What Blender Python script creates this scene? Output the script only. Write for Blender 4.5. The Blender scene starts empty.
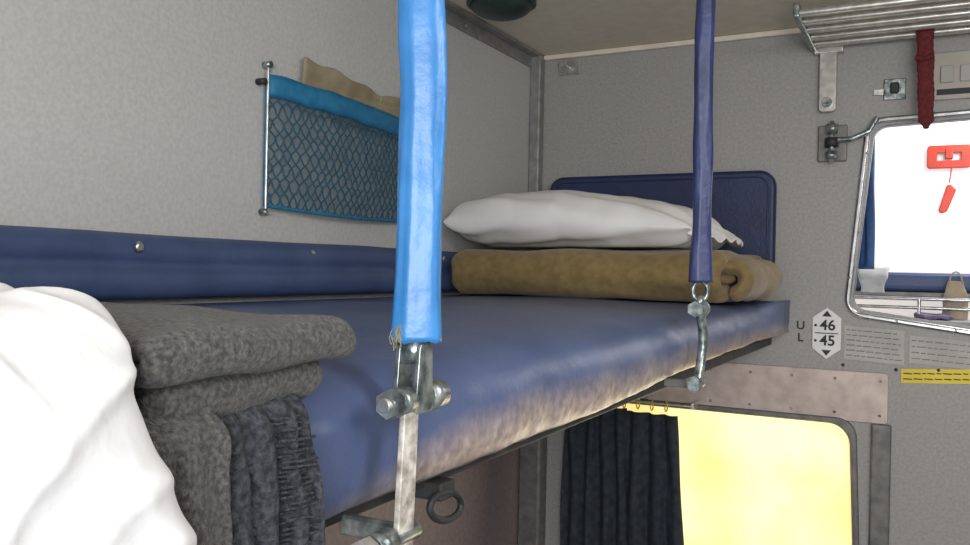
import bpy, bmesh, math, random
from mathutils import Matrix, Vector, noise
random.seed(4)
H=1.75      # camera height above the coach floor; everything below is authored relative to eye height
D=2.0
WX=-.924
sc=bpy.context.scene
col=sc.collection
try:
    sc.view_settings.view_transform='Standard'
    sc.view_settings.exposure=.12
except Exception: pass

# ---------------- materials ----------------
def mat(name,c1,c2=None,rough=.6,nscale=20,bump=0.,bscale=100,metal=0.,emit=None,estr=0,detail=4,spec=.5,stops=(.35,.65),sheen=0,alpha=1,bdist=.002,stretch=None):
    m=bpy.data.materials.new(name); m.use_nodes=True
    nt=m.node_tree; N=nt.nodes; L=nt.links
    b=N['Principled BSDF']
    b.inputs['Roughness'].default_value=rough
    b.inputs['Metallic'].default_value=metal
    b.inputs['Specular IOR Level'].default_value=spec
    b.inputs['Sheen Weight'].default_value=sheen
    b.inputs['Alpha'].default_value=alpha
    tc=N.new('ShaderNodeTexCoord')
    src=tc.outputs['Object']
    if stretch:
        mp=N.new('ShaderNodeMapping'); mp.inputs['Scale'].default_value=stretch
        L.new(src,mp.inputs['Vector']); src=mp.outputs['Vector']
    if c2 is None: b.inputs['Base Color'].default_value=(*c1,1)
    else:
        n=N.new('ShaderNodeTexNoise'); n.inputs['Scale'].default_value=nscale; n.inputs['Detail'].default_value=detail
        L.new(src,n.inputs['Vector'])
        r=N.new('ShaderNodeValToRGB'); r.color_ramp.elements[0].position=stops[0]; r.color_ramp.elements[1].position=stops[1]
        r.color_ramp.elements[0].color=(*c1,1); r.color_ramp.elements[1].color=(*c2,1)
        L.new(n.outputs['Fac'],r.inputs['Fac']); L.new(r.outputs['Color'],b.inputs['Base Color'])
        if emit=='same': L.new(r.outputs['Color'],b.inputs['Emission Color'])
    if emit is not None:
        if emit!='same': b.inputs['Emission Color'].default_value=(*emit,1)
        b.inputs['Emission Strength'].default_value=estr
    if bump>0:
        n2=N.new('ShaderNodeTexNoise'); n2.inputs['Scale'].default_value=bscale; n2.inputs['Detail'].default_value=5
        L.new(src,n2.inputs['Vector'])
        bp=N.new('ShaderNodeBump'); bp.inputs['Strength'].default_value=bump; bp.inputs['Distance'].default_value=bdist
        L.new(n2.outputs['Fac'],bp.inputs['Height']); L.new(bp.outputs['Normal'],b.inputs['Normal'])
    return m
M={}
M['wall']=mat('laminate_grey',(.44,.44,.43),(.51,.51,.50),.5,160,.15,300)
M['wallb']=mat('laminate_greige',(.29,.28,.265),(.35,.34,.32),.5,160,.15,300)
M['ceil']=mat('ceiling_paint',(.66,.59,.49),(.72,.65,.55),.6,40)
M['mauve']=mat('laminate_mauve',(.17,.135,.14),(.22,.175,.18),.5,90,.1,200)
M['floor']=mat('floor_vinyl',(.10,.09,.085),(.16,.15,.14),.6,30)
M['vinylb']=mat('backrest_rexine',(.042,.070,.160),(.060,.092,.20),.5,12,.4,120)
M['navy']=mat('headrest_rexine',(.009,.018,.065),(.014,.026,.09),.45,15,.4,160)
# berth rexine: blue, with a tan sheen painted into the colour low on the nose
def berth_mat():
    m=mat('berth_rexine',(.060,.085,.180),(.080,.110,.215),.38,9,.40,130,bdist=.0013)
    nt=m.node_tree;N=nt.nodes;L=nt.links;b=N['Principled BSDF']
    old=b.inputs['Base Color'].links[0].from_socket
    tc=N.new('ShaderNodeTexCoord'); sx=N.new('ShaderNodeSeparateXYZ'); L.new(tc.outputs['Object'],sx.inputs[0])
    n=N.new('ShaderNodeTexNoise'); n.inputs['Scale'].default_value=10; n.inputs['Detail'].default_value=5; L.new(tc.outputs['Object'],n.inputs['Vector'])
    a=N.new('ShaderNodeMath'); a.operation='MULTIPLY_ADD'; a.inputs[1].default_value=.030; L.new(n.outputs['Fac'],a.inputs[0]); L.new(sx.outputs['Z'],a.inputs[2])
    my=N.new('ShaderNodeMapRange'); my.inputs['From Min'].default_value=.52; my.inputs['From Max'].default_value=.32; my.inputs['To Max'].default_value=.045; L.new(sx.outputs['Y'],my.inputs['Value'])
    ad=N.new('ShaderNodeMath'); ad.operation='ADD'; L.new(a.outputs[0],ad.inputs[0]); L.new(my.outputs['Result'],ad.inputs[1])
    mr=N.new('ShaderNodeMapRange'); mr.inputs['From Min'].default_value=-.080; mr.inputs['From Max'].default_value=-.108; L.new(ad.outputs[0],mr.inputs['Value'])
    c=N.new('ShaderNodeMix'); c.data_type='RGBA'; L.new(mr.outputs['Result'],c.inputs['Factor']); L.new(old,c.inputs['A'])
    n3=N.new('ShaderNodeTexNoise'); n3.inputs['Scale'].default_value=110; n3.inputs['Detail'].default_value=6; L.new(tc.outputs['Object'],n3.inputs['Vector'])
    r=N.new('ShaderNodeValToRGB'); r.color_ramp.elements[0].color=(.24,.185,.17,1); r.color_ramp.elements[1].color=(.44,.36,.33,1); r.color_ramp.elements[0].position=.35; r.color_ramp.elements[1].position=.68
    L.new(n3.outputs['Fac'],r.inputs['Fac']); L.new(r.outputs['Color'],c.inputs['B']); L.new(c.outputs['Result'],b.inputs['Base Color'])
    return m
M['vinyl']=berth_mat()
M['strapblue']=mat('strap_sleeve_blue',(.02,.15,.40),(.04,.21,.50),.36,25,.5,60,spec=.5)
M['strapnavy']=mat('strap_sleeve_navy',(.018,.027,.10),(.03,.045,.15),.42,25,.5,90)
M['white']=mat('pillowcase_cotton',(.72,.71,.69),(.80,.79,.77),.85,8,.25,60)
M['sheet']=mat('sheet_cotton',(.60,.60,.61),(.66,.66,.67),.85,8,.5,35,bdist=.004)
M['brown']=mat('brown_wool',(.175,.12,.042),(.235,.165,.068),.95,60,.6,500,sheen=.15,detail=8,bdist=.001)
M['wool']=mat('grey_wool',(.026,.026,.026),(.105,.102,.096),.95,380,1.,520,sheen=.15,detail=10,stops=(.38,.66),bdist=.003)
M['woold']=mat('grey_wool_selvedge',(.012,.014,.019),(.055,.060,.070),.95,300,1.,300,detail=10,bdist=.004)
M['steel']=mat('worn_steel',(.45,.45,.43),(.7,.69,.66),.28,60,.25,150,metal=.85)
M['steeld']=mat('greasy_steel',(.10,.13,.13),(.46,.50,.49),.30,90,.4,120,metal=.75)
M['barpaint']=mat('chipped_paint_steel',(.24,.21,.18),(.72,.68,.62),.5,110,.5,120,metal=.2,detail=8)
M['plate']=mat('brushed_plate',(.42,.34,.30),(.54,.45,.40),.45,30,metal=.35)
M['trim']=mat('trim_alu',(.24,.235,.225),(.34,.33,.32),.45,40,metal=.5)
M['dark']=mat('dark_rubber',(.012,.012,.014),(.03,.03,.03),.6,40)
M['frame']=mat('window_frame_grey',(.12,.12,.115),(.19,.185,.17),.45,50,metal=.3)
M['chrome']=mat('chrome',(.40,.40,.40),(.55,.55,.55),.25,50,metal=1)
M['rackm']=mat('rack_aluminium',(.5,.48,.44),(.68,.66,.62),.3,60,metal=.75)
M['glow']=mat('sunlit_pane',(1.,.70,.20),(1.,.88,.46),.5,4,emit='same',estr=.95,detail=2,stops=(.3,.6))
M['mirror_view']=mat('glowing_white_panel',(.82,.79,.80),(.92,.90,.91),.6,6,emit=(1,.96,.96),estr=.30)  # wall shown in the mirror; glow added for its brightness
M['red']=mat('red_plastic',(.45,.03,.015),(.56,.05,.02),.4,20)
M['maroon']=mat('maroon_webbing',(.07,.006,.008),(.16,.012,.016),.8,140,.6,300)
M['pouch']=mat('pouch_band_cyan',(.008,.13,.27),(.015,.18,.34),.6,60,.6,200)
M['net']=mat('net_cord',(.008,.060,.11),(.015,.10,.165),.7,80)
M['netback']=mat('pouch_lining',(.09,.15,.18),(.20,.26,.28),.8,45,alpha=.5)
M['paper']=mat('brown_paper',(.20,.17,.10),(.32,.27,.18),.85,18,.6,40)
M['curtain']=mat('curtain_charcoal',(.012,.018,.026),(.03,.04,.052),.9,60,.4,200)
M['brass']=mat('brass_ring',(.6,.4,.05),(.75,.5,.1),.35,20,metal=.6)
M['signw']=mat('sign_white',(.72,.71,.69),(.77,.76,.74),.5,20)
M['ink']=mat('black_ink',(.02,.02,.025),None,.6)
M['decal']=mat('decal_grey',(.38,.37,.345),(.46,.45,.42),.6,20)
M['yellow']=mat('warning_yellow',(.70,.52,.02),(.8,.62,.04),.5,20)
M['beige']=mat('switch_beige',(.40,.365,.31),(.46,.42,.36),.5,20)
M['green']=mat('fan_green_dark',(.01,.025,.022),(.02,.04,.035),.4,20)
M['bluecloth']=mat('blue_curtain_cloth',(.02,.06,.17),(.04,.10,.26),.8,30)
M['skinpink']=mat('tan_bag_cloth',(.30,.23,.16),(.42,.34,.25),.8,30)
M['towel']=mat('grey_towel',(.35,.35,.36),(.5,.5,.5),.9,30)
M['purple']=mat('purple_cloth',(.08,.06,.14),(.22,.18,.30),.8,60)

# ---------------- helpers ----------------
def obj_from_mesh(name,me,material,smooth=True):
    o=bpy.data.objects.new(name,me); col.objects.link(o)
    if material:
        me.materials.clear(); me.materials.append(material)
    if smooth:
        for p in me.polygons: p.use_smooth=True
    return o
def from_py(name,v,f,material,smooth=True,subd=0):
    me=bpy.data.meshes.new(name); me.from_pydata(v,[],f); me.update()
    bm=bmesh.new(); bm.from_mesh(me); bmesh.ops.recalc_face_normals(bm,faces=bm.faces); bm.to_mesh(me); bm.free()
    o=obj_from_mesh(name,me,material,smooth)
    if subd:
        s=o.modifiers.new('s','SUBSURF'); s.levels=subd; s.render_levels=subd
    return o
def box(name,lo,hi,material,bev=.002,rot=None):
    bm=bmesh.new(); bmesh.ops.create_cube(bm,size=1)
    c=[(a+b)/2 for a,b in zip(lo,hi)]; s=[b-a for a,b in zip(lo,hi)]
    bmesh.ops.scale(bm,vec=s,verts=bm.verts)
    if bev: bmesh.ops.bevel(bm,geom=list(bm.edges),offset=min(bev,min(s)*.45),segments=3,affect='EDGES',profile=.5)
    if rot: bmesh.ops.rotate(bm,matrix=rot,verts=bm.verts)
    bmesh.ops.translate(bm,vec=c,verts=bm.verts)
    me=bpy.data.meshes.new(name); bm.to_mesh(me); bm.free()
    return obj_from_mesh(name,me,material,False)
def cyl(name,p1,p2,r,material,r2=None,seg=24,bev=.0006):
    p1=Vector(p1);p2=Vector(p2); d=p2-p1
    bm=bmesh.new(); bmesh.ops.create_cone(bm,cap_ends=True,segments=seg,radius1=r,radius2=r if r2 is None else r2,depth=d.length)
    if bev and seg>8:
        es=[e for e in bm.edges if len(e.link_faces)==2 and any(len(f.verts)>4 for f in e.link_faces)]
        bmesh.ops.bevel(bm,geom=es,offset=min(bev,r*.3),segments=2,affect='EDGES')
    q=d.to_track_quat('Z','Y').to_matrix()
    bmesh.ops.rotate(bm,matrix=q,verts=bm.verts); bmesh.ops.translate(bm,vec=(p1+p2)/2,verts=bm.verts)
    me=bpy.data.meshes.new(name); bm.to_mesh(me); bm.free()
    o=obj_from_mesh(name,me,material,False)
    for p in me.polygons:
        if len(p.vertices)<=4: p.use_smooth=seg>8
    return o
def curve_mesh(cu,name,material,mw=None,smooth=True):
    t=bpy.data.objects.new('tmp',cu); col.objects.link(t)
    dg=bpy.context.evaluated_depsgraph_get(); dg.update()
    me=bpy.data.meshes.new_from_object(t.evaluated_get(dg))
    bpy.data.objects.remove(t)
    if mw: me.transform(mw)
    me.name=name
    return obj_from_mesh(name,me,material,smooth)
def tube(name,lines,r,material,cyclic=False,res=3):
    cu=bpy.data.curves.new(name,'CURVE'); cu.dimensions='3D'; cu.bevel_depth=r; cu.bevel_resolution=res; cu.use_fill_caps=True
    for pts in lines:
        s=cu.splines.new('POLY'); s.points.add(len(pts)-1)
        for p,q in zip(s.points,pts): p.co=(*q,1)
        s.use_cyclic_u=cyclic
    return curve_mesh(cu,name,material)
def plate(name,loops,pos,th,material,bevel=0,plane='XZ'):
    cu=bpy.data.curves.new(name,'CURVE'); cu.dimensions='2D'; cu.fill_mode='BOTH'; cu.extrude=max(th/2-bevel,0); cu.bevel_depth=bevel; cu.bevel_resolution=2
    for pts in loops:
        s=cu.splines.new('POLY'); s.points.add(len(pts)-1)
        for p,q in zip(s.points,pts): p.co=(q[0],q[1],0,1)
        s.use_cyclic_u=True
    if plane=='XZ': mw=Matrix(((1,0,0,0),(0,0,-1,pos),(0,1,0,0),(0,0,0,1)))
    elif plane=='YZ': mw=Matrix(((0,0,1,pos),(1,0,0,0),(0,1,0,0),(0,0,0,1)))
    else: mw=Matrix.Translation((0,0,pos))
    return curve_mesh(cu,name,material,mw,False)
def rpoly(c,r,n=8):
    out=[];N=len(c)
    for i in range(N):
        p=Vector(c[i]).to_2d(); a=Vector(c[i-1]).to_2d(); b=Vector(c[(i+1)%N]).to_2d()
        da=(a-p).normalized(); db=(b-p).normalized()
        ang=da.angle(db); t=r/math.tan(ang/2); s=p+da*t; e=p+db*t
        cen=p+(da+db).normalized()*(r/math.sin(ang/2))
        a0=math.atan2(s.y-cen.y,s.x-cen.x); a1=math.atan2(e.y-cen.y,e.x-cen.x)
        dd=(a1-a0+math.pi)%(2*math.pi)-math.pi
        for k in range(n+1):
            an=a0+dd*k/n; out.append((cen.x+r*math.cos(an),cen.y+r*math.sin(an)))
    return out
def rect(x0,x1,z0,z1): return [(x0,z0),(x1,z0),(x1,z1),(x0,z1)]
def group(name,parts):
    pts=[p.matrix_world@Vector(c) for p in parts for c in p.bound_box]
    c=sum(pts,Vector())/len(pts)
    e=bpy.data.objects.new(name,None); e.empty_display_size=.05; col.objects.link(e); e.location=c
    inv=Matrix.Translation(c).inverted()
    for p in parts: p.parent=e; p.matrix_parent_inverse=inv
    return e
def text(name,body,size,x,y,z,material,rot=0):
    cu=bpy.data.curves.new(name,'FONT'); cu.body=body; cu.size=size; cu.align_x='CENTER'; cu.align_y='CENTER'; cu.extrude=.0004; cu.offset=size*.02
    mw=Matrix.Translation((x,y,z))@Matrix.Rotation(math.pi/2,4,'X')@Matrix.Rotation(rot,4,'Z')
    return curve_mesh(cu,name,material,mw,False)
def screw(name,p,axis,r=.006,m='steel'):
    p=Vector(p);a=Vector(axis)
    return cyl(name,p-a*.0005,p+a*.003,r,M[m],r2=r*.6,seg=16)
def nz(v,s,seed=0): return noise.noise(Vector(v)*s+Vector((seed*7.3,seed*3.1,seed*1.7)))
def sm(x): x=max(0,min(1,x)); return x*x*(3-2*x)
def cr(P,n):
    out=[]
    for i in range(len(P)-1):
        p0=Vector(P[max(i-1,0)]);p1=Vector(P[i]);p2=Vector(P[i+1]);p3=Vector(P[min(i+2,len(P)-1)])
        for k in range(n):
            t=k/n; out.append(.5*((2*p1)+(p2-p0)*t+(2*p0-5*p1+4*p2-p3)*t*t+(3*p1-p0-3*p2+p3)*t**3))
    out.append(Vector(P[-1])); return out
def ribbon(name,path,th,axis,a0,a1,material,nst=50,amp=.004,ns=12,seed=1,taper=.018,sub=1,endwob=.006,mk=None):
    """thick cloth: 2-D centre path, extruded between a0..a1. axis 'X': path=(y,z); 'Y': path=(x,z)"""
    P=[Vector(p) for p in path]
    n=len(P); nor=[]
    T=[th(i/(n-1)) if callable(th) else th for i in range(n)]
    for i in range(n):
        t=(P[min(i+1,n-1)]-P[max(i-1,0)]).normalized(); nor.append(Vector((-t.y,t.x)))
    v=[];f=[];ring=None
    for k in range(nst+1):
        s=k/nst; a=a0+(a1-a0)*s
        e=min(a-a0,a1-a)/taper
        w=1 if e>=1 else math.sqrt(max(0,1-(1-e)**2))*.85+.15
        L=[P[i]+nor[i]*T[i]/2*w for i in range(n)]+[P[n-1]+(P[n-1]-P[n-2]).normalized()*T[-1]*.4*w]+[P[i]-nor[i]*T[i]/2*w for i in reversed(range(n))]+[P[0]-(P[1]-P[0]).normalized()*T[0]*.35*w]
        ring=len(L)
        for j,q in enumerate(L):
            aa=a
            wob=endwob*nz((q.x,q.y,0),25,seed+5)
            aa+=wob*(s*2-1)
            c=(aa,q.x,q.y) if axis=='X' else (q.x,aa,q.y)
            d=Vector((nz(c,ns,seed),nz(c,ns,seed+1),nz(c,ns,seed+2)))*amp
            c=Vector(c)+d
            if mk: c=mk(c)
            v.append(tuple(c))
    for k in range(nst):
        for j in range(ring):
            f.append((k*ring+j,k*ring+(j+1)%ring,(k+1)*ring+(j+1)%ring,(k+1)*ring+j))
    for base in (0,nst*ring):
        for i in range(n-1):
            a_=base+i;b_=base+i+1;c_=base+ring-2-(i+1);d_=base+ring-2-i
            f.append((a_,b_,c_,d_))
        f.append((base+n-1,base+n,base+n+1)); f.append((base+0,base+ring-1,base+ring-2))
    return from_py(name,v,f,material,True,sub)
def upath(x_in,x_turn,z_lo,z_hi,n=14,m=12):
    r=(z_hi-z_lo)/2; sg=1 if x_turn>x_in else -1; cx=x_turn-sg*r; zc=(z_lo+z_hi)/2
    out=[(x_in+(cx-x_in)*i/n,z_lo) for i in range(n)]
    for k in range(m+1):
        an=-math.pi/2+math.pi*k/m
        out.append((cx+sg*r*math.cos(an),zc+r*math.sin(an)))
    out+= [(cx+(x_in-cx)*i/n,z_hi) for i in range(1,n+1)]
    return out

# ---------------- room shell ----------------
FL=-H; CE=.56
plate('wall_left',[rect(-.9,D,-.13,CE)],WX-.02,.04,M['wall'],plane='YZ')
plate('wall_left_lower',[rect(-.9,D,FL,-.13)],WX-.02,.04,M['mauve'],plane='YZ')
win1=rpoly([(-.76,-.92),(-.125,-.92),(-.15,-.322),(-.76,-.322)],.045)
mirror_hole=rpoly([(-.150,-.068),(.36,-.135),(.36,.345),(-.112,.330)],.03)
plate('wall_back',[rect(WX-.04,1.15,FL,CE),win1,mirror_hole],D+.02,.04,M['wallb'])
plate('wall_right',[rect(-.9,D,FL,CE)],1.12,.04,M['wall'],plane='YZ')
box('floor',(WX-.04,-.9,FL-.04),(1.15,D+.04,FL),M['floor'],0)
box('ceiling',(WX-.04,-.9,CE),(1.15,D+.04,CE+.03),M['ceil'],0)
box('trim_1',(WX+.0005,D-.03,-.05),(WX+.03,D-.0005,CE-.001),M['trim'],.004)
t=[box('angle',(WX+.0005,-.88,CE-.034),(WX+.006,D-.03,CE-.001),M['trim'],.001),box('lip',(WX+.006,-.88,CE-.007),(WX+.03,D-.03,CE-.001),M['trim'],.001)]
t+=[screw('screw_%d'%i,(WX+.006,.3+.22*i,CE-.02),(1,0,0),.004) for i in range(7)]
group('trim_2',t)
box('trim_3',(WX+.03,D-.012,CE-.014),(1.1,D-.0005,CE-.001),M['ceil'],.003)
box('trim_4',(WX+.0005,D-.05,FL),(WX+.06,D-.0005,-.14),M['frame'],.006)
pp=[plate('plate',[rpoly(rect(-.60,-.075,-.312,-.205),.008)],D-.003,.005,M['plate'],.001)]
for x in (-.45,-.36,-.27,-.18,-.09):
    pp+=[screw('screw',(x,D-.0055,-.222),(0,-1,0),.0035,'steeld'),screw('screw',(x,D-.0055,-.296),(0,-1,0),.0035,'steeld')]
group('trim_5',pp)
box('trim_6',(-.105,D-.014,FL),(-.066,D-.0005,-.313),M['frame'],.004)

# ---------------- window 1 (lower, bright) ----------------
def offset_poly(c,d):
    cx=sum(p[0] for p in c)/len(c); cz=sum(p[1] for p in c)/len(c)
    return [(p[0]+math.copysign(d,p[0]-cx),p[1]+math.copysign(d,p[1]-cz)) for p in c]
c1=[(-.76,-.92),(-.125,-.92),(-.15,-.322),(-.76,-.322)]
w1=[plate('frame',[rpoly(offset_poly(c1,.006),.05),rpoly(offset_poly(c1,-.012),.04)],D-.001,.02,M['frame'],.003),
    plate('gasket',[rpoly(offset_poly(c1,-.001),.045),rpoly(offset_poly(c1,-.022),.035)],D+.022,.02,M['dark'],.002),
    plate('pane',[rpoly(offset_poly(c1,-.001),.045)],D+.036,.004,M['glow'])]
group('window_1',w1)
# ---------------- mirror (upper right), built as an opening onto an added room ----------------
c2=[(-.150,-.068),(.36,-.135),(.36,.345),(-.112,.330)]
w2=[plate('frame',[rpoly(offset_poly(c2,.012),.04),rpoly(offset_poly(c2,-.008),.028)],D-.003,.016,M['chrome'],.004),
    plate('gasket',[rpoly(offset_poly(c2,-.001),.03),rpoly(offset_poly(c2,-.012),.026)],D+.02,.03,M['frame'],.002)]
for p in ((-.125,.27),(-.137,.10),(-.155,-.0),(-.06,-.090),(.05,-.104)):
    w2.append(screw('screw',(p[0],D-.011,p[1]),(0,-1,0),.003,'steeld'))
group('mirror_opening',w2)
YB=2.5
box('mirror_view_wall',(-.7,YB,-.5),(1.2,YB+.03,.8),M['mirror_view'],0)  # added wall standing in for what the mirror reflects
al=[plate('cover',[rpoly(rect(-.010,.088,.292,.348),.006),rect(.010,.068,.308,.332)],YB-.008,.012,M['red'],.002),
    box('slot',(.010,YB-.004,.308),(.068,YB-.001,.332),M['signw'],.001),
    box('lever',(.03,YB-.016,.314),(.048,YB-.004,.342),M['red'],.002)]
group('emergency_alarm_box',al)
tg=[tube('cord',[[(.045,YB-.02,.29),(.043,YB-.02,.27),(.04,YB-.02,.25)]],.0018,M['red']),
    plate('grip',[rpoly([(.018,.172),(.034,.178),(.054,.232),(.038,.248)],.005)],YB-.02,.012,M['red'],.003)]
group('alarm_pull_handle',tg)
sb=[box('cushion',(-.2,2.2,-.03),(.75,YB-.02,.015),M['vinylb'],.014),box('frame_rail',(-.2,2.19,-.042),(.75,YB-.02,-.031),M['frame'],.002)]
group('side_berth',sb)
sh=[tube('rail_%d'%i,[[(-.2,2.14,z),(.6,2.14,z)]],.004,M['chrome']) for i,z in enumerate((-.045,-.065))]
sh+=[tube('post_%d'%i,[[(x,2.14,-.045),(x,2.14,-.09)]],.004,M['chrome']) for i,x in enumerate((-.02,.12))]
sh.append(box('tray',(-.2,2.08,-.1),(.6,2.2,-.09),M['towel'],.002))
group('magazine_tray',sh)
# folded towel over the berth edge and a small handled cloth bag
v=[];f=[]
tp=[tuple(p) for p in cr([(2.30,.022),(2.23,.022),(2.195,.012),(2.188,-.010),(2.187,-.035)],6)]
ribbon('hand_towel',tp,.006,'X',-.150,-.088,M['towel'],20,.004,40,5,.004,1,.006)
bagp=[]
v=[];f=[];nk=24;ns=24
for k in range(nk+1):
    s=k/nk; z=-.088+.085*s; a_=.026*(1-.45*s**3); b_=.014*(1-.75*s**2)
    for j in range(ns):
        an=2*math.pi*j/ns; cx=.052+a_*math.cos(an)+.003*nz((math.cos(an),math.sin(an),z*30),1.5,2); cy=2.165+b_*math.sin(an)+.003*nz((math.cos(an),math.sin(an),z*30),1.5,6)
        v.append((cx,cy,z))
for k in range(nk):
    for j in range(ns): f.append((k*ns+j,k*ns+(j+1)%ns,(k+1)*ns+(j+1)%ns,(k+1)*ns+j))
f.append(tuple(range(ns)));f.append(tuple(nk*ns+j for j in range(ns)))
bagp=[from_py('body',v,f,M['skinpink']),tube('handle',[[(.052+.012*math.cos(a),2.165,-.004+.022*math.sin(a)) for a in [k*math.pi/10 for k in range(11)]]],.002,M['skinpink'])]
group('cloth_bag',bagp)
ribbon('purple_cloth',[tuple(p) for p in cr([(2.19,-.083),(2.14,-.084),(2.095,-.083)],6)],.010,'X',-.03,.045,M['purple'],24,.005,45,7,.012,1,.006)
def pleats(name,x0,x1,z0,z1,y,amp,n,m,th=.002,taper=0,seed=0):
    v=[];f=[];nx=n*10;nzz=26
    for k in range(nzz+1):
        s=k/nzz; z=z1+(z0-z1)*s
        for i in range(nx+1):
            u=i/nx; xx=x0+(x1-x0)*u
            xx+= taper*s*(u-.2)+.006*nz((u*3,s*2,0),1.5,seed)
            yy=y+amp*(.6+.4*s)*math.sin(u*n*2*math.pi+1.2*nz((u*2,s*1.5,1),1.2,seed))+amp*.5*nz((u*4,s*2,2),2,seed)
            v.append((xx,yy,z))
    for k in range(nzz):
        for i in range(nx):
            a=k*(nx+1)+i; f.append((a,a+1,a+nx+2,a+nx+1))
    o=from_py(name,v,f,m); s=o.modifiers.new('t','SOLIDIFY'); s.thickness=th
    return o
pleats('blue_curtain',-.17,-.115,.02,.36,2.09,.010,2,M['bluecloth'])

# ---------------- curtain over lower window ----------------
cp=[pleats('panel_1',-.80,-.64,-.95,-.325,1.945,.014,4,M['curtain'],taper=.03,seed=1),
    pleats('panel_2',-.645,-.515,-.95,-.330,1.94,.015,3,M['curtain'],taper=.06,seed=4),
    tube('rod',[[(-.86,1.945,-.305),(-.48,1.945,-.305)]],.003,M['steel'])]
for i in range(8):
    x=-.78+.034*i; cp.append(tube('ring_%d'%i,[[(x+.001,1.945+.011*math.sin(a),-.312+.012*math.cos(a)) for a in [k*math.pi/8 for k in range(16)]]],.0016,M['brass'],True))
cp+= [box('rod_bracket_1',(-.865,1.94,-.312),(-.858,D-.001,-.298),M['steel'],.001),box('rod_bracket_2',(-.483,1.94,-.312),(-.476,D-.006,-.298),M['steel'],.001)]
group('window_curtain',cp)

# ---------------- berth ----------------
BT=-.055
BX0=WX+.001; BX1=-.285
prof=[(BX0,-.13),(BX0,BT-.006),(BX0+.02,BT)]+[(BX0+.02+(.56-.02)*i/10,BT+.004*math.sin(math.pi*i/10)) for i in range(1,10)]
prof+=[(-.365,BT),(-.335,BT-.002),(-.312,BT-.008),(-.296,BT-.020),(-.288,BT-.034),(-.286,BT-.046),(-.2865,BT-.060),(-.291,BT-.070),(-.302,BT-.077),(-.33,BT-.078)]
prof+=[(-.5,-.133),(-.7,-.133)]
v=[];f=[];n=len(prof);ny=260;y0,y1=-.02,D-.018
for k in range(ny+1):
    y=y0+(y1-y0)*k/ny
    fe=sm((y-1.72)/.2)      # squared-off sewn far corner
    for j,(x,z) in enumerate(prof):
        c=Vector((x,y,z))
        if x>-.34 and z<BT-.03: c.z-=.013*sm((1.5-y)/1.0)*min(1,(BT-.03-z)/.04)
        if fe>0 and x>-.34 and z>BT-.075:
            tx=-.276 ; c.x+=(tx-c.x)*fe*(1 if z<BT-.004 else .5); 
            if -.02<z-BT<-.005: c.z+=.010*fe
        if j>2 and j<n-3:
            c.z+=.003*nz(c,5,2)+.0012*nz(c,22,3)
            if x>-.34:
                c.x+=.0035*nz((0,y,z),9,4)+.0022*nz((0,y,z*2),30,6)+.0012*nz((0,y,z),75,8)
        if x<BX0+.01: c.x=x
        v.append(tuple(c))
for k in range(ny):
    for j in range(n): f.append((k*n+j,k*n+(j+1)%n,(k+1)*n+(j+1)%n,(k+1)*n+j))
f.append(tuple(range(n))); f.append(tuple(ny*n+j for j in range(n)))
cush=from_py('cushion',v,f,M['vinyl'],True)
bp=[cush,
    box('steel_frame',(BX0+.01,0,-.155),(-.312,D-.02,-.1365),M['dark'],.003),
    tube('webbing_loop',[[(-.30,.515+.022*math.cos(a),-.168+.010*math.sin(a)-.004*math.cos(a)) for a in [k*math.pi/10 for k in range(20)]]],.0026,M['dark'],True),
    box('loop_tab',(-.325,.505,-.163),(-.298,.525,-.150),M['dark'],.002)]
group('upper_berth',bp)
prof=[(WX+.001,-.047),(WX+.03,-.047),(WX+.040,-.038),(WX+.042,-.02),(WX+.036,-.008),(WX+.028,-.003),(WX+.033,.004),(WX+.034,.02),(WX+.028,.032),(WX+.016,.038),(WX+.001,.039)]
v=[];f=[];n=len(prof)
for k in range(121):
    y=-.02+(D-.034+.02)*k/120
    for j,(x,z) in enumerate(prof):
        dx=0 if j in (0,n-1) else .004*nz((0,y,z),8,9)+.002*nz((0,y,z*2),25,19); v.append((x+dx,y,z+(.002*nz((0,y,z),6,11) if j>2 else 0)))
for k in range(120):
    for j in range(n): f.append((k*n+j,k*n+(j+1)%n,(k+1)*n+(j+1)%n,(k+1)*n+j))
f.append(tuple(range(n))); f.append(tuple(120*n+j for j in range(n)))
br=[from_py('pad',v,f,M['vinylb'])]
for y in (.74,1.08,1.5): br.append(screw('screw',(WX+.033,y,.020),(1,0,0),.008))
group('berth_backrest',br)
v=rpoly(rect(-.857,-.318,-.04,.232),.03)
hp=[plate('pad',[v],D-.014,.026,M['navy'],.008)]
vi=rpoly(rect(-.849,-.326,-.032,.224),.026)
hp.append(tube('piping',[[(a,D-.0275,b) for a,b in vi]],.0018,M['navy'],True))
group('headrest_pad',hp)

# ---------------- brown blanket ----------------
def mkb(c):
    c.z+=.0026*math.sin(c.y*60+4*nz((c.x,c.y,0),6,3))*sm((c.x+.62)/.3)
    c.y+=.0034*math.sin(c.z*150+c.x*14)*sm((c.x+.75)/.3)*sm((1.58-c.y)/.06)
    c.z=max(c.z,BT+.004); return c
z0=BT+.020
parts=[ribbon('outer_fold',upath(1.90,1.505,z0,z0+.062),.034,'X',-.878,-.322,M['brown'],70,.009,8,3,.02,1,.02,mkb),
       ribbon('inner_fold',upath(1.89,1.56,z0+.0275,z0+.0345,12,6),.020,'X',-.860,-.312,M['brown'],50,.004,9,6,.012,1,.02,mkb),
       ribbon('end_roll',upath(-.42,-.288,z0+.003,z0+.052,8,12)[8:],.030,'Y',1.53,1.885,M['brown'],34,.008,11,9,.03,1,.012,mkb)]
group('folded_blanket',parts)

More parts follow.
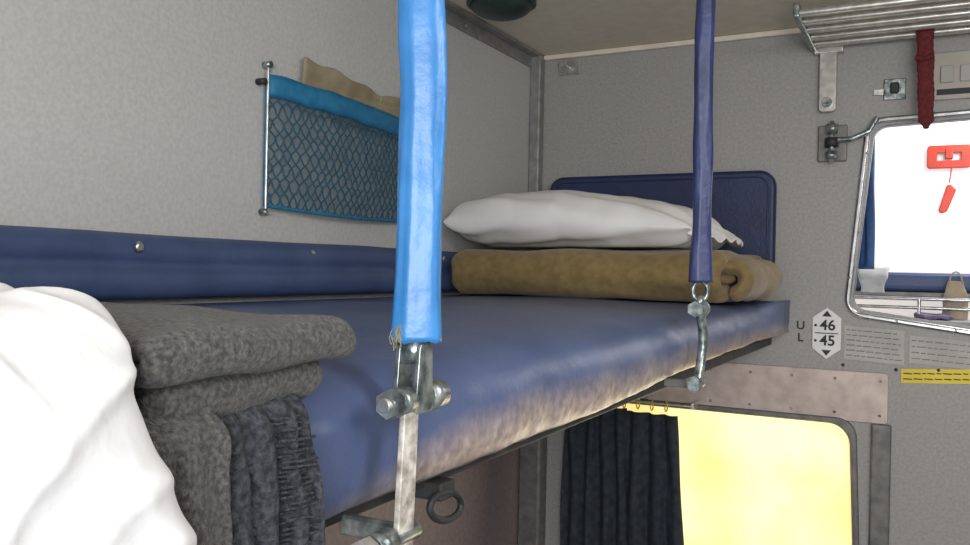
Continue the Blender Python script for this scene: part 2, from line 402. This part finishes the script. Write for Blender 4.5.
# ---------------- pillow ----------------
def pillow(name):
    nu,nv=80,50; v=[];f=[]
    x0,x1,y0,y1=-.908,-.385,1.51,1.90; zc=.100
    def P(u,w,side):
        x=(x0+x1)/2+(x1-x0)/2*u; y=(y0+y1)/2+(y1-y0)/2*w*(1-.07*abs(u)**6)
        ex=5.5 if u<0 else 4
        h=((1-abs(u)**ex)*(1-abs(w)**3.4))**(.42 if u<0 else .5) if abs(u)<1 and abs(w)<1 else 0
        pr=1.0-.15*max(0,(u+.1))-.10*max(0,-u-.4)
        t=.068*h*pr if side>0 else -.052*h
        z=zc+t-.018*max(0,u)
        cr_=.007*nz((x,y,0),9,3)+.0045*nz((x,y,0),22,5)*(.4+abs(u))
        cr_+=.008*max(0,u)**3*math.sin(w*16+3*nz((x,y,0),6,8))
        cr_+=.005*max(0,-u)**3*math.sin(w*13+3*nz((x,y,0),6,18))
        cr_+=.0045*math.sin(u*5+w*22+2*nz((x,y,0),5,9))*max(0,-w)
        z+=cr_*(h**.5) if h>0 else 0
        y+= .005*nz((x,0,z),14,2)
        return (x,y,max(z,.050))
    for side in (1,-1):
        for i in range(nu+1):
            for j in range(nv+1):
                u=math.sin((i/nu*2-1)*math.pi/2); w=math.sin((j/nv*2-1)*math.pi/2)
                v.append(P(u,w,side))
    off=(nu+1)*(nv+1)
    for s in (0,1):
        for i in range(nu):
            for j in range(nv):
                a=s*off+i*(nv+1)+j; f.append((a,a+1,a+nv+2,a+nv+1))
    me=bpy.data.meshes.new(name); me.from_pydata(v,[],f)
    bm=bmesh.new(); bm.from_mesh(me); bmesh.ops.remove_doubles(bm,verts=bm.verts,dist=.0004); bmesh.ops.recalc_face_normals(bm,faces=bm.faces); bm.to_mesh(me); bm.free()
    return obj_from_mesh(name,me,M['white'])
pl=[pillow('stuffed_body')]
v=[];f=[];nu,nv=18,48
for i in range(nu+1):
    u=i/nu
    for j in range(nv+1):
        w=j/nv*2-1
        x=-.410+.080*u*(1-.25*w*w); y=1.70+.165*w*(1-.12*u)-.03*u
        z=.088+.030*(1-abs(w)**2)*(1-u)**1.2-.022*u+.008*math.sin(w*15+u*3)*(.4+.6*math.sin(u*math.pi))+.005*nz((x,y,0),25,4)
        v.append((x,y,max(z,.054)))
for i in range(nu):
    for j in range(nv):
        a=i*(nv+1)+j; f.append((a,a+1,a+nv+2,a+nv+1))
o=from_py('case_opening',v,f,M['white'],True,1); s=o.modifiers.new('t','SOLIDIFY'); s.thickness=.004
pl.append(o)
group('pillow',pl)

# ---------------- grey blanket in foreground ----------------
def mku(c):
    c.x+=.004*math.sin((c.y-.1)*16); return c
lowp=[tuple(p) for p in cr([(-.44,-.051),(-.36,-.051),(-.32,-.051),(-.295,-.053),(-.272,-.0555)],7)]
gp=[ribbon('lower_fold',lowp,lambda s:.006+.0165*sm((s-.35)/.6),'Y',.222,.345,M['wool'],40,.004,22,21,.014,1,.008,mku),
    ribbon('upper_fold',upath(-.455,-.260,-.0405,-.0312),.0118,'Y',.215,.354,M['wool'],44,.004,20,31,.016,1,.008,mku)]
def hang(name,xo,ya,yb,ztop,zbot,m,n,amp,seed,th=.006,flare=0):
    v=[];f=[];nx=n*12;nk=44
    for k in range(nk+1):
        s=k/nk
        for i in range(nx+1):
            u=i/nx; y=ya+(yb-ya)*u+flare*math.sin(min(1,s*1.6)*math.pi/2)*u
            if s<.18:
                q=s/.18*math.pi/2; x=xo-.040*(1-math.sin(q)); z=ztop-.020*(1-math.cos(q))
            else:
                x=xo; z=ztop-.020-(zbot*-1+ztop-.020)*(s-.18)/.82
            x+=amp*min(1,s*3)*(math.sin(u*n*2*math.pi+1.6*nz((u*3,s*2,0),1,seed))+.7*nz((u*6,s*5,0),1.5,seed+2))
            y+=.007*nz((u*4,s*4,3),1.5,seed+1); v.append((x,y,z))
    for k in range(nk):
        for i in range(nx):
            a=k*(nx+1)+i; f.append((a,a+1,a+nx+2,a+nx+1))
    o=from_py(name,v,f,m,True,1); s=o.modifiers.new('t','SOLIDIFY'); s.thickness=th; s.offset=0
    return o
gp.append(hang('hanging_end',-.256,.205,.250,-.056,-.27,M['wool'],2,.0030,41,.004,.018))
gp.append(hang('hanging_inner_layer',-.266,.21,.316,-.056,-.25,M['woold'],6,.0042,51,.004,.016))
fr=[]
for i in range(70):
    z=-.070-.0025*i; y=.312+.012*math.sin(min(1,(i+3)/40)*1.5); x=-.262+random.uniform(-.003,.003)
    fr.append([(x,y-.020,z),(x+.001,y-.010,z-.001),(x+random.uniform(-.002,.002),y+random.uniform(.001,.004),z-random.uniform(.001,.003))])
gp.append(tube('frayed_edge',fr,.0007,M['woold'],res=1))
group('folded_blanket.001',gp)

# ---------------- white sheet ----------------
prof=[(-.66,.006),(-.56,.008),(-.48,.007),(-.42,.004),(-.37,.000),(-.335,-.004),(-.31,-.0085),(-.288,-.009),(-.270,-.010),(-.256,-.016),(-.247,-.028),(-.242,-.044),(-.240,-.07),(-.238,-.10),(-.236,-.14),(-.234,-.18),(-.232,-.23),(-.230,-.30)]
PR=cr(prof,8)
def sheet(name,off,ya,yb,seed,amp):
    v=[];f=[];nk=100;m_=len(PR)
    for j,p in enumerate(PR):
        s=j/(m_-1)
        i0=max(0,j-1);i1=min(m_-1,j+1); t=(PR[i1]-PR[i0]).normalized(); nn=Vector((-t.y,t.x))
        dz_=max(0,-p.y-.045)
        for k in range(nk+1):
            u=k/nk; y=ya+(yb-ya)*u+(.007*nz((s*7,u,0),1,seed)+.42*min(dz_,.10))*u
            roll=max(0,(u-.92)/.08); dn=-(1-math.sqrt(max(0,1-roll**2)))*.010
            w=amp*.8*(nz((p.x*5,y*7,p.y*3),2.2,seed)+.5*nz((p.x*5,y*9,p.y*2),5,seed+1))
            # ridged creases: sharp crests radiating from the folded edge
            r1=1-abs(nz((p.x*4+y*5,y*3-p.y*4,p.y*5),3.2,seed+4))*2.6
            r2=1-abs(nz((p.x*7-y*6,y*6+p.y*5,p.y*3),3.5,seed+6))*2.6
            w+=amp*.9*max(0,r1)**3+amp*.6*max(0,r2)**3
            w+=amp*.7*math.sin(y*52+p.y*26+3*nz((s*4,y*6,0),1,seed))*sm((-p.y-.03)/.06)
            q=p+nn*(off+w-amp*.5+dn)
            v.append((q.x,y,q.y))
    for j in range(m_-1):
        for k in range(nk):
            a=j*(nk+1)+k; f.append((a,a+1,a+nk+2,a+nk+1))
    o=from_py(name,v,f,M['sheet'],True,1); s=o.modifiers.new('t','SOLIDIFY'); s.thickness=.002
    return o
sl=[sheet('top_layer',0,.0,.205,61,.0042),sheet('under_layer',-.008,.0,.210,71,.002)]
sl.append(ribbon('folded_core',[(-.66,-.026),(-.5,-.024),(-.42,-.028),(-.36,-.032),(-.31,-.036),(-.28,-.040)],.034,'Y',.005,.204,M['sheet'],30,.002,14,81,.012,1,.004))
group('bed_sheet',sl)

# ---------------- suspension straps ----------------
R=Vector((.884,.468,0)); F=Vector((-.468,.884,0))
def sleeve(name,x,y,zb,zt,a,b,m,seed,lean=0,flare=.1):
    v=[];f=[];nk=180;ns=40
    for k in range(nk+1):
        s=k/nk; z=zb+(zt-zb)*s
        for j in range(ns):
            an=2*math.pi*j/ns
            ca,sa=math.cos(an),math.sin(an)
            px=a*math.copysign(abs(ca)**.75,ca); py=b*math.copysign(abs(sa)**.75,sa)
            sc_=1+flare*max(0,1-s*9)+.05*nz((0,0,z),14,seed)+.09*nz((ca*.8,sa*.8,z*18),1,seed+1)
            sc_+=.16*max(0,nz((ca*2.2,sa*2.2,z*8),1,seed+7))-.10*max(0,nz((ca*1.6,sa*1.6,z*24),1,seed+8))
            cx=.0024*nz((0,0,z),9,seed+3)*min(1,s*4)
            wr=.0010*math.sin(z*240+ca*3+5*nz((0,0,z),20,seed))*max(0,nz((0,0,z),6,seed+9))*2
            c=Vector((x,y,z))+R*(px*sc_+cx+(wr if ca>0 else -wr))+F*(py*sc_)
            if k==0: c.z+=.002*nz((ca,sa,0),4,seed)
            v.append(tuple(c))
    for k in range(nk):
        for j in range(ns): f.append((k*ns+j,k*ns+(j+1)%ns,(k+1)*ns+(j+1)%ns,(k+1)*ns+j))
    f.append(tuple(range(ns))); f.append(tuple(nk*ns+j for j in range(ns)))
    return from_py(name,v,f,m)
SX=-.268
def hexbolt(name,p1,p2,r,m): return cyl(name,p1,p2,r,m,seg=6)
def anchor(x,y): return box('ceiling_anchor',(x-.02,y-.02,CE-.012),(x+.02,y+.02,CE-.0005),M['steel'],.002)
Y1=.421
sp=[sleeve('sleeve',SX,Y1,-.043,CE-.012,.0134,.0088,M['strapblue'],3),anchor(SX,Y1),
    plate('fork_left',[rpoly([(Y1-.010,-.084),(Y1+.008,-.084),(Y1+.006,-.044),(Y1-.006,-.044)],.003)],SX-.008,.003,M['steeld'],.0006,'YZ'),
    plate('fork_right',[rpoly([(Y1-.010,-.084),(Y1+.008,-.084),(Y1+.006,-.044),(Y1-.006,-.044)],.003)],SX+.006,.003,M['steeld'],.0006,'YZ'),
    cyl('fork_neck',(SX-.001,Y1,-.056),(SX-.001,Y1,-.040),.0085,M['steeld']),
    cyl('pin',(SX,Y1-.022,-.077),(SX,Y1+.030,-.077),.0058,M['steeld']),
    cyl('pin_collar',(SX,Y1-.022,-.077),(SX,Y1-.008,-.077),.0085,M['steeld']),
    cyl('pin_collar_far',(SX,Y1+.010,-.077),(SX,Y1+.028,-.077),.0088,M['steeld']),
    hexbolt('bolt_head',(SX,Y1-.029,-.077),(SX,Y1-.022,-.077),.0085,M['steeld']),
    cyl('bolt_tip',(SX,Y1-.033,-.077),(SX,Y1-.028,-.077),.0042,M['steel']),
    plate('link_bar',[rpoly([(Y1-.024,-.166),(Y1-.009,-.166),(Y1-.005,-.074),(Y1-.018,-.074)],.005)],SX+.004,.004,M['barpaint'],.0008,'YZ'),
    cyl('lower_pin',(SX+.002,Y1-.050,-.154),(SX+.002,Y1+.0,-.154),.0052,M['steeld']),
    cyl('lower_collar',(SX+.002,Y1-.044,-.154),(SX+.002,Y1-.026,-.154),.0080,M['steeld']),
    hexbolt('lower_bolt',(SX+.002,Y1-.054,-.154),(SX+.002,Y1-.046,-.154),.0085,M['steel']),
    box('frame_lug',(-.315,Y1-.010,-.163),(SX+.002,Y1-.004,-.150),M['steeld'],.002)]
fr=[]
for i in range(14):
    b=Vector((SX,Y1,-.036+random.uniform(-.004,.004)))+R*random.uniform(-.014,-.008)-F*.0088
    fr.append([tuple(b),tuple(b+Vector((random.uniform(-.002,.002),0,-.004))),tuple(b+Vector((random.uniform(-.003,.003),0,-.008)))])
sp.append(tube('frayed_threads',fr,.0004,M['paper']))
group('suspension_strap',sp)
Y2=1.115
zb=-.010
sp=[sleeve('sleeve',SX,Y2,zb,CE-.012,.0122,.009,M['strapnavy'],13,flare=.35),anchor(SX,Y2),
    tube('eye_ring',[[tuple(Vector((SX,Y2,-.022))+R*.010*math.cos(a)+Vector((0,0,.013*math.sin(a)))) for a in [k*math.pi/10 for k in range(20)]]],.0030,M['steeld'],True),
    cyl('pin',(SX,Y2-.02,-.045),(SX,Y2+.02,-.045),.007,M['steeld']),
    hexbolt('bolt_head',(SX,Y2-.026,-.045),(SX,Y2-.018,-.045),.0105,M['steeld']),
    cyl('collar',(SX,Y2-.004,-.045),(SX,Y2+.012,-.045),.0115,M['steeld']),
    cyl('neck',(SX,Y2,-.045),(SX,Y2,-.028),.006,M['steeld']),
    tube('bent_link',[[(SX+.002,Y2-.004,-.05),(SX+.004,Y2+.004,-.075),(SX+.004,Y2+.006,-.095),(SX+.003,Y2-.002,-.12),(SX+.002,Y2-.012,-.140)]],.0062,M['steeld']),
    cyl('lower_pin',(SX+.002,Y2-.024,-.142),(SX+.002,Y2+.004,-.142),.0075,M['steeld']),
    hexbolt('lower_bolt',(SX+.002,Y2-.030,-.142),(SX+.002,Y2-.022,-.142),.011,M['steeld']),
    box('frame_lug',(-.315,Y2-.006,-.151),(SX+.002,Y2+.0,-.140),M['frame'],.002)]
group('suspension_strap.001',sp)

# ---------------- net pouch ----------------
py0,py1,pz0,pz1=.995,1.405,.093,.277
def bul(u,w):
    return .006+.030*math.sin(math.pi*min(max(u,0),1))**.6*(.35+.65*math.sin(math.pi*min(1,.15+w*.6)))
def pp_(u,w): return (WX+bul(u,w),py0+(py1-py0)*u,pz0+(pz1-pz0)*w-.006*math.sin(math.pi*u)*(1-w)-.014*u*w)
lines=[]
NU=23;aspect=(pz1-pz0)/(py1-py0)
for s in (1,-1):
    for i in range(-16,NU+16):
        L=[]
        for k in range(41):
            w=k/40; u=i/NU+s*w*aspect*.75+.004*math.sin(w*50*s)+.020*nz((i*.3,w*3,s),1.3)
            if 0<=u<=1: L.append(pp_(u,w))
        if len(L)>2: lines.append(L)
v=[];f=[]
for i in range(31):
    for k in range(13):
        p=pp_(i/30,k/12); v.append((p[0]-.004,p[1],p[2]))
for i in range(30):
    for k in range(12):
        a=i*13+k; f.append((a,a+1,a+14,a+13))
npch=[tube('net',lines,.0012,M['net'],res=1),from_py('lining',v,f,M['netback'])]
v=[];f=[]
for i in range(41):
    u=i/40
    for w in (0,.33,.66,1):
        p=pp_(u,1); v.append((p[0]+.001+.002*math.sin(w*3.1),p[1],p[2]-.014+.034*w+.003*nz((u*8,w,0),1)))
for i in range(40):
    for k in range(3):
        a=i*4+k; f.append((a,a+1,a+5,a+4))
o=from_py('top_band',v,f,M['pouch']); s=o.modifiers.new('t','SOLIDIFY'); s.thickness=.003; npch.append(o)
npch.append(tube('bottom_hem',[[pp_(i/30,0) for i in range(31)]],.003,M['pouch']))
npch.append(tube('far_hem',[[pp_(1,i/10) for i in range(11)]],.003,M['pouch']))
npch.append(tube('near_hem',[[pp_(0,i/10) for i in range(11)]],.003,M['pouch']))
npch.append(tube('side_rod',[[(WX+.010,py0-.002,pz0-.010),(WX+.010,py0-.002,pz1+.04)]],.0022,M['steel']))
npch.append(tube('side_rod_far',[[(WX+.010,py1+.002,pz0-.010),(WX+.010,py1+.002,pz1+.04)]],.0022,M['steel']))
for y in (py0-.002,py1+.002):
    for z in (pz0-.010,pz1+.035):
        npch.append(cyl('rod_fixing',(WX+.0005,y,z),(WX+.016,y,z),.0055,M['steeld']))
npch.append(cyl('hook',(WX+.001,py0-.016,pz1+.006),(WX+.018,py0-.016,pz1+.006),.005,M['dark']))
group('net_storage_pouch',npch)
def sheetlet(name,pts,th,m,seed):
    v=[];f=[];n=14
    a,b,c,d=[Vector(p) for p in pts]
    for i in range(n+1):
        for k in range(n+1):
            u=i/n;w=k/n; p=(a*(1-u)+b*u)*(1-w)+(d*(1-u)+c*u)*w
            p=p+Vector((.007*nz(p,18,seed),.006*nz(p,22,seed+2),.010*nz((p.y,p.x,0),20,seed+1)*w)); v.append(tuple(p))
    for i in range(n):
        for k in range(n):
            q=i*(n+1)+k; f.append((q,q+1,q+n+2,q+n+1))
    o=from_py(name,v,f,m,True,1); s=o.modifiers.new('t','SOLIDIFY'); s.thickness=th
    return o
group('crumpled_paper_bag',[sheetlet('fold_1',[(WX+.010,1.07,.25),(WX+.010,1.28,.25),(WX+.014,1.30,.320),(WX+.012,1.075,.343)],.003,M['paper'],1),
  sheetlet('fold_2',[(WX+.018,1.16,.25),(WX+.018,1.39,.25),(WX+.026,1.40,.318),(WX+.020,1.20,.298)],.003,M['paper'],5),
  sheetlet('fold_3',[(WX+.014,1.26,.25),(WX+.014,1.40,.25),(WX+.014,1.41,.342),(WX+.014,1.29,.322)],.003,M['paper'],9)])

# ---------------- back-wall fittings ----------------
group('coat_hook',[plate('plate',[rpoly(rect(-.853,-.797,.505,.539),.004)],D-.004,.006,M['steel'],.001),
  tube('hook',[[(-.825,D-.008,.523),(-.825,D-.028,.521),(-.825,D-.032,.533)]],.003,M['steel']),
  screw('screw_a',(-.843,D-.008,.522),(0,-1,0),.003,'steeld'),screw('screw_b',(-.806,D-.008,.522),(0,-1,0),.003,'steeld')])
rz=.510
rk=[tube('bar_%d'%i,[[(-.235,y,rz),(1.0,y,rz)]],.0085,M['rackm']) for i,y in enumerate((1.96,1.90,1.84,1.78,1.72))]
rk.append(box('end_bar',(-.243,1.705,rz-.010),(-.231,1.985,rz+.018),M['steeld'],.003))
rk.append(plate('bracket_arm',[rpoly([(-.222,.365),(-.190,.365),(-.190,.50),(-.222,.50)],.008)],1.984,.010,M['rackm'],.002))
rk.append(cyl('bracket_bolt',(-.206,1.965,.383),(-.206,1.982,.383),.010,M['steeld']))
rk.append(box('wall_foot',(-.235,1.975,.492),(-.175,1.999,.509),M['rackm'],.002))
rk.append(box('cross_bar',(.30,1.705,rz-.016),(.32,1.985,rz-.006),M['rackm'],.002))
group('luggage_rack',rk)
group('mirror_latch',[box('plate',(-.225,D-.010,.255),(-.165,D-.0005,.335),M['frame'],.003),
   cyl('knuckle_top',(-.195,D-.022,.315),(-.195,D-.022,.335),.012,M['steeld']),
   cyl('knuckle_mid',(-.195,D-.022,.285),(-.195,D-.022,.305),.014,M['dark']),
   cyl('knuckle_low',(-.195,D-.022,.258),(-.195,D-.022,.276),.012,M['steeld']),
   cyl('pin',(-.195,D-.022,.250),(-.195,D-.022,.342),.005,M['steel']),
   tube('arm',[[(-.195,D-.022,.300),(-.155,D-.026,.300),(-.120,D-.022,.315),(-.105,D-.018,.345)]],.006,M['steeld'])])
group('toggle_switch',[box('plate',(-.095,D-.006,.383),(-.052,D-.0005,.428),M['steeld'],.002),box('knob',(-.082,D-.018,.395),(-.065,D-.006,.418),M['dark'],.003),
   box('tab',(-.115,D-.005,.395),(-.095,D-.0005,.408),M['steel'],.001)])
group('socket_panel',[box('plate',(-.002,D-.008,.375),(.13,D-.0005,.475),M['beige'],.004),box('rocker',(.012,D-.014,.41),(.036,D-.008,.445),M['decal'],.002),
   box('rocker_2',(.048,D-.014,.41),(.072,D-.008,.445),M['decal'],.002),box('label',(.006,D-.0095,.385),(.08,D-.008,.397),M['ink'],.0005)])
v=[];f=[];nk=60;ns=16
for k in range(nk+1):
    s=k/nk; z=.525-.220*s; w=.0165*(1-.12*s+.05*math.sin(s*21)+.04*math.sin(s*90))
    if s>.93: w*=max(.35,(1-s)/.07)
    for j in range(ns):
        an=2*math.pi*j/ns; v.append((-.018+.006*s+w*math.copysign(abs(math.cos(an))**.6,math.cos(an)),1.925+.006*math.sin(an)+.004*nz((0,0,z),20),z))
for k in range(nk):
    for j in range(ns): f.append((k*ns+j,k*ns+(j+1)%ns,(k+1)*ns+(j+1)%ns,(k+1)*ns+j))
f.append(tuple(range(ns)));f.append(tuple(nk*ns+j for j in range(ns)))
group('luggage_strap',[from_py('webbing',v,f,M['maroon'],True,1),tube('knot',[[(-.034,1.915,.45),(-.018,1.912,.445),(-.001,1.915,.452)]],.005,M['maroon'])])
sx,sz=-.199,-.124
hexp=[(sx,sz+.056),(sx+.029,sz+.034),(sx+.029,sz-.034),(sx,sz-.056),(sx-.029,sz-.034),(sx-.029,sz+.034)]
sg=[plate('board',[hexp],D-.003,.004,M['signw'],.0005),
    text('number_top','46',.032,sx+.002,D-.0058,sz+.017,M['ink']),text('number_bottom','45',.032,sx+.002,D-.0058,sz-.017,M['ink']),
    plate('divider',[rect(sx-.024,sx+.024,sz-.001,sz+.001)],D-.0056,.0006,M['ink']),
    plate('arrow_up',[[(sx-.010,sz+.037),(sx+.010,sz+.037),(sx,sz+.050)]],D-.0056,.0006,M['ink']),
    plate('arrow_down',[[(sx-.010,sz-.037),(sx+.010,sz-.037),(sx,sz-.050)]],D-.0056,.0006,M['ink']),
    cyl('dot_a',(sx-.023,D-.006,sz+.017),(sx-.023,D-.005,sz+.017),.003,M['ink']),cyl('dot_b',(sx-.023,D-.006,sz-.017),(sx-.023,D-.005,sz-.017),.003,M['ink']),
    text('letter_u','U',.026,-.254,D-.0008,-.110,M['ink']),text('letter_l','L',.026,-.254,D-.0008,-.137,M['ink'])]
group('berth_number_sign',sg)
def label(name,x0,x1,z0,z1,m,rows,shear=0):
    ps=[plate('backing',[[(x0,z0),(x1,z0+shear),(x1,z1+shear),(x0,z1)]],D-.0012,.0014,M[m])]
    ls=[]
    for i in range(rows):
        z=z1-(z1-z0)*(i+.8)/(rows+.6)
        x=x0+.004
        k=0
        while x<x1-.012:
            w=random.uniform(.006,.018); w=min(w,x1-.004-x)
            zz=z+shear*(x-x0)/(x1-x0)
            ls.append(plate('word_%d_%d'%(i,k),[rect(x,x+w,zz-.0012,zz+.0012)],D-.0022,.0005,M['frame'] if m=='decal' else M['ink'])); x+=w+.003;k+=1
    return group(name,ps+ls)
label('notice_sticker',-.163,-.045,-.178,-.105,'decal',6,-.006)
label('notice_sticker.001',-.035,.11,-.178,-.120,'decal',4,-.008)
label('warning_sticker',-.05,.14,-.222,-.192,'yellow',2,.012)
screws=[]
for x,z in ((-.165,-.192),(-.06,-.195),(.02,-.19)): screws.append(screw('screw',(x,D-.0005,z),(0,-1,0),.004,'dark'))
group('wall_screws',screws)
bm=bmesh.new(); bmesh.ops.create_uvsphere(bm,u_segments=32,v_segments=16,radius=1)
for v_ in bm.verts:
    v_.co.z=min(v_.co.z,0); v_.co=Vector((v_.co.x*.065,v_.co.y*.065,v_.co.z*.03))
me=bpy.data.meshes.new('dome'); bm.to_mesh(me); bm.free(); me.transform(Matrix.Translation((-.79,1.54,CE-.012)))
group('ceiling_night_lamp',[obj_from_mesh('dome',me,M['green']),cyl('base_ring',(-.79,1.54,CE-.014),(-.79,1.54,CE-.0005),.072,M['green'],seg=40)])

# ---------------- lights ----------------
def area(name,loc,target,size,power,color,sy=None):
    l=bpy.data.lights.new(name,'AREA'); l.size=size; l.energy=power; l.color=color
    if sy: l.shape='RECTANGLE'; l.size_y=sy
    o=bpy.data.objects.new(name,l); col.objects.link(o); o.location=loc
    o.rotation_euler=(Vector(target)-Vector(loc)).to_track_quat('-Z','Y').to_euler(); return o
area('ceiling_tube_light',(.50,.55,CE-.03),(.0,.8,-.5),.25,12,(1,.98,.95),.9)
area('aisle_light',(.40,-.80,.10),(-.65,1.05,.08),.6,20,(.98,.99,1))
area('sun_through_window',(-.42,D-.10,-.60),(-.1,.6,-.25),.4,1.6,(1,.86,.68))
area('mirror_view_fill',(.25,2.30,.50),(.2,2.45,0),.3,4,(1,1,1))  # added lamp that brightens the made-up room behind the mirror opening
w=bpy.data.worlds.new('World'); sc.world=w; w.use_nodes=True
w.node_tree.nodes['Background'].inputs[0].default_value=(.93,.96,1,1); w.node_tree.nodes['Background'].inputs[1].default_value=.8

# ---------------- camera ----------------
cd=bpy.data.cameras.new('camera'); cam=bpy.data.objects.new('camera',cd); col.objects.link(cam); sc.camera=cam
cd.sensor_width=36; cd.lens=840/970*36; cd.clip_start=.01
cd.shift_y=-.0026
cam.matrix_world=Matrix.Rotation(math.radians(27.9),4,'Z')@Matrix.Rotation(math.pi/2,4,'X')@Matrix.Rotation(math.radians(1.2),4,'Z')
for o in list(sc.objects):
    if o.parent is None: o.location.z+=H
